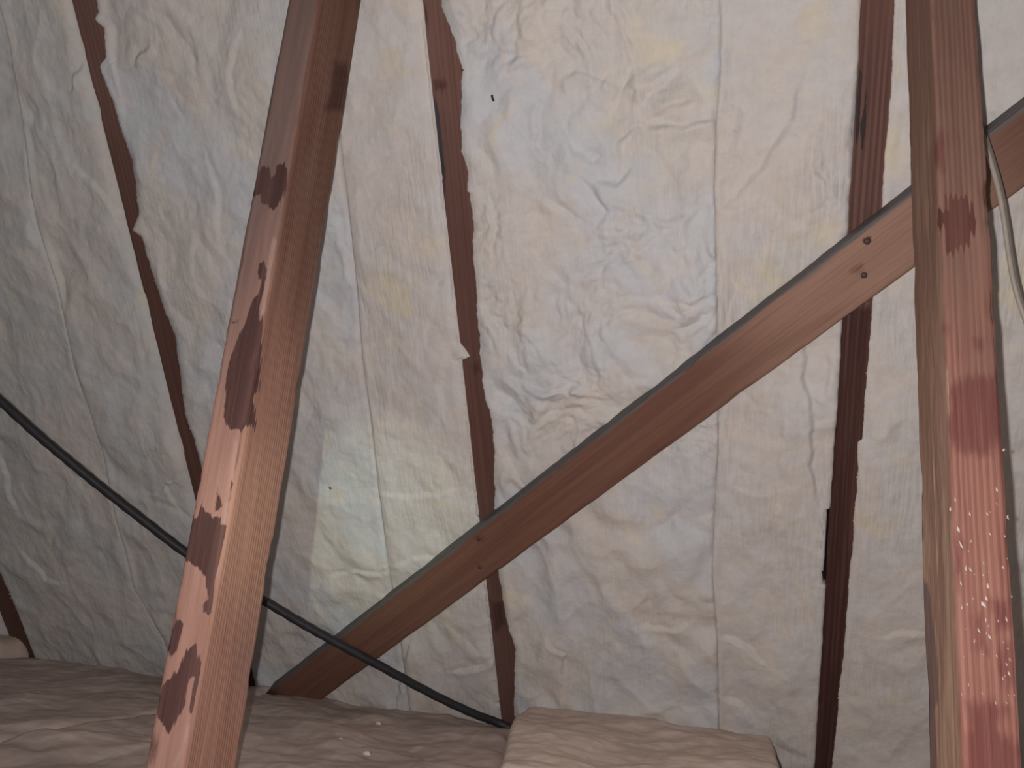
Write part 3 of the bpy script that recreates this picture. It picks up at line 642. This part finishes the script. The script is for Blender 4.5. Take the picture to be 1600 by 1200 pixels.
# ------------------------------------------------------------------ batts lying on the floor
def floor_batt(x0, x1, y0, y1, ztop, mat, label, seed, fine=True, edge=0.03, tilt=0.0, zfun=None, thick=None, left=None, right=None, far=None):
    ds = 0.005 if fine else 0.03
    ys = np.unique(np.concatenate([np.arange(y0, 0.95, 0.03), np.arange(max(y0, 0.95), y1, ds), [y1]])); nc = max(6, int((x1 - x0) / ds)); s = np.linspace(0, 1, nc)
    xl = x0 + (left(ys) if left else 0 * ys); xr = x1 + (right(ys) if right else 0 * ys)
    Xg = xl[:, None] + (xr - xl)[:, None] * s[None, :]; Yg = np.repeat(ys[:, None], nc, 1)
    if far is not None: Yg = Yg + (far(Xg) * sstep(y1 - 0.4, y1, Yg))
    wu = Xg + 0.04 * fbm(Xg * 6 + seed, Yg * 6, 2); wv = Yg + 0.04 * fbm(Xg * 6, Yg * 6 + seed, 2)
    H = ztop + 0.010 * fbm(Xg * 5 + seed, Yg * 5, 3) + 0.003 * (ridged(wu * 5 + seed, wv * 4, 2) - 1.0) + 0.0012 * fbm(Xg * 40, Yg * 40 + seed, 3)
    if zfun is not None: H = H + zfun(Xg, Yg)
    def rnd(e, drop, r):
        q = np.clip(1 - e / r, 0, 1); return drop * (1 - np.sqrt(np.maximum(0, 1 - q * q)))
    H = H - rnd(Xg - xl[:, None], edge, edge) - rnd(xr[:, None] - Xg, edge, edge) - rnd(y1 - np.repeat(ys[:, None], nc, 1), edge, edge)
    zb = -0.158
    Xg = np.concatenate([Xg[:, :1], Xg, Xg[:, -1:]], 1); Yg = np.concatenate([Yg[:, :1], Yg, Yg[:, -1:]], 1); H = np.concatenate([H[:, :1] * 0 + zb, H, H[:, -1:] * 0 + zb], 1)
    Xg = np.vstack([Xg[:1], Xg, Xg[-1:]]); Yg = np.vstack([Yg[:1], Yg, Yg[-1:]]); H = np.vstack([H[:1] * 0 + zb, H, H[-1:] * 0 + zb])
    nr, ncc = Xg.shape; cx, cy = (x0 + x1) / 2, (y0 + y1) / 2
    o = link('floor_batt', mesh_np('floor_batt', np.stack([Xg - cx, Yg - cy, H], -1).reshape(-1, 3), grid_faces(nr, ncc)), mat, None, Matrix.Translation((cx, cy, 0)))
    tag(o, label, 'insulation', 'insulation batts lying on the attic floor'); return o
floor_batt(-2.3, -1.66, -0.3, 1.675, 0.045, M_FLOOR_LIGHT, 'tan insulation batt in the bottom left corner left of the lowest rafter foot', 1.1)
floor_batt(-1.655, -0.965, -0.3, 1.68, 0.010, M_FLOOR_DARK, 'streaky brown insulation batt on the floor left of the stained post', 2.2)
f3l = lambda y: np.maximum(0, 0.229 * (1.53 - y))
floor_batt(-0.995, -0.392, -0.3, 1.68, 0.010, M_FLOOR_DARK, 'brown insulation batt on the floor between stained post and raised tan batt', 3.3, right=f3l)
floor_batt(-0.397, 0.060, -0.3, 1.645, 0.057, M_FLOOR_LIGHT, 'raised tan insulation batt on the floor below the middle of the slope', 4.4, edge=0.012, left=f3l)
floor_batt(0.066, 0.75, -0.3, 1.68, 0.000, M_FLOOR_LIGHT, 'low tan insulation batt on the floor at the foot of the right post', 5.5)

# ------------------------------------------------------------------ cables
def path(pts): return [cam_point(x, y, d) for x, y, d in pts]
o = tube('black_cable', path([(-560, 250, 1.45), (-360, 365, 1.40), (-160, 500, 1.36), (-60, 575, 1.36), (0, 626, 1.37), (60, 680, 1.38), (110, 722, 1.39), (155, 759, 1.40), (220, 810, 1.41), (285, 860, 1.42), (350, 902, 1.43), (415, 940, 1.445), (470, 973, 1.46), (520, 1001, 1.475), (600, 1044, 1.50), (680, 1087, 1.53), (740, 1115, 1.55), (775, 1128, 1.565), (800, 1140, 1.56), (830, 1165, 1.55)]), 0.0078, M_CABLE, 12, twist=0.05)
tag(o, 'black rubber cable slanting down behind the stained post and across the brace foot', 'cable')
wire = tag(bpy.data.objects.new('hanging_wire', None), 'thin grey twin wire hanging at the right edge, over the brace', 'wire'); COL.objects.link(wire)
wire.location = Vector(cam_point(1570, 330, 0.93)); bpy.context.view_layer.update()
W = [(1462, -10, 1.02), (1480, 40, 0.97), (1510, 130, 0.955), (1535, 205, 0.95), (1551, 255, 0.945), (1563, 300, 0.94), (1571, 345, 0.937), (1578, 395, 0.935), (1587, 445, 0.93), (1600, 488, 0.93), (1622, 545, 0.93), (1655, 620, 0.93), (1700, 720, 0.93), (1745, 880, 0.94), (1790, 1090, 0.98), (1830, 1350, 1.03)]
a = tube('light_core', path([(x - 2.2, y, d) for x, y, d in W]), 0.0029, M_WIRE, 8); adopt(a, wire)
a = tube('dark_core', path([(x + 3.4, y, d + 0.002) for x, y, d in W]), 0.0021, M_WIRE2, 8); adopt(a, wire)

# ------------------------------------------------------------------ small things
# black membrane poking out beside the striped rafter
mv, mf = [], []
mp = [(1286, 800), (1282, 815), (1286, 832), (1281, 848), (1285, 866), (1282, 884), (1286, 905)]
for i, p in enumerate(mp):
    a = wuv(*p); b = wuv(p[0] + 13, p[1])
    for (u, v_), n in (((a[0], a[1]), 0.003 + 0.001 * (i % 2)), ((b[0], b[1]), -0.012), ((b[0], b[1]), -0.016), ((a[0] + 0.001, a[1]), 0.001 + 0.001 * (i % 2))): mv.append((u, v_, n))
for i in range(len(mp) - 1):
    for j in range(4): mf.append((i * 4 + j, i * 4 + (j + 1) % 4, i * 4 + 4 + (j + 1) % 4, i * 4 + 4 + j))
mf.append((3, 2, 1, 0)); k = len(mv); mf.append((k - 4, k - 3, k - 2, k - 1))
mv = np.array(mv); mc = mv.mean(0)
tag(link('membrane_scrap', mesh_np('membrane_scrap', mv - mc, mf, False), M_PLASTIC, None, frame((XA, V, -N), CAM + D * N) @ Matrix.Translation(tuple(mc))), 'scrap of shiny black membrane beside the lower part of the striped rafter', 'membrane')
def speck(pts, label, n=0.012):
    q = [wuv(*p, n) for p in pts]; ps = [wpt(a[0], a[1], n + 0.002) for a in q]
    tag(tube('dark_splinter', ps, 0.0016, M_SPECK, 6), label, 'splinter', 'dark splinters caught in the insulation')
speck([(769, 148), (770, 153), (772, 158)], 'tiny dark splinter in the batt right of the middle rafter top', 0.016)
speck([(515, 761), (518, 763)], 'tiny dark splinter in the batt right of the stained post', 0.014)

def fluff(px, py, size, label, z=0.014):
    rr = ray(px, py); p = CAM + rr * ((z - CAM[2]) / rr[2]); vv = []; ns, nr_ = 12, 7
    for i in range(nr_ + 1):
        th = math.pi * i / nr_
        for j in range(ns):
            ph = 2 * math.pi * j / ns; k = 1 + 0.45 * float(perlin(np.array(px + 2.1 * math.cos(ph) * math.sin(th)), np.array(py + 2.1 * math.sin(ph) + 1.3 * i)))
            vv.append((size * k * math.sin(th) * math.cos(ph), 0.7 * size * k * math.sin(th) * math.sin(ph), 0.55 * size * k * math.cos(th)))
    fs = [(i * ns + j, i * ns + (j + 1) % ns, (i + 1) * ns + (j + 1) % ns, (i + 1) * ns + j) for i in range(nr_) for j in range(ns)]
    tag(link('fluff', mesh_np('fluff', np.array(vv), fs), M_FLECK, None, Matrix.Translation(Vector(p + np.array([0, 0, size * 0.3])))), label, 'fluff', 'bits of white fluff on the floor batts')
fluff(591, 1132, 0.006, 'white bit of fluff on the brown floor batt nearest the brace foot')
fluff(573, 1180, 0.007, 'largest white bit of fluff on the brown floor batt, nearest the bottom edge')
fluff(532, 1156, 0.004, 'smallest white bit of fluff on the brown floor batt')
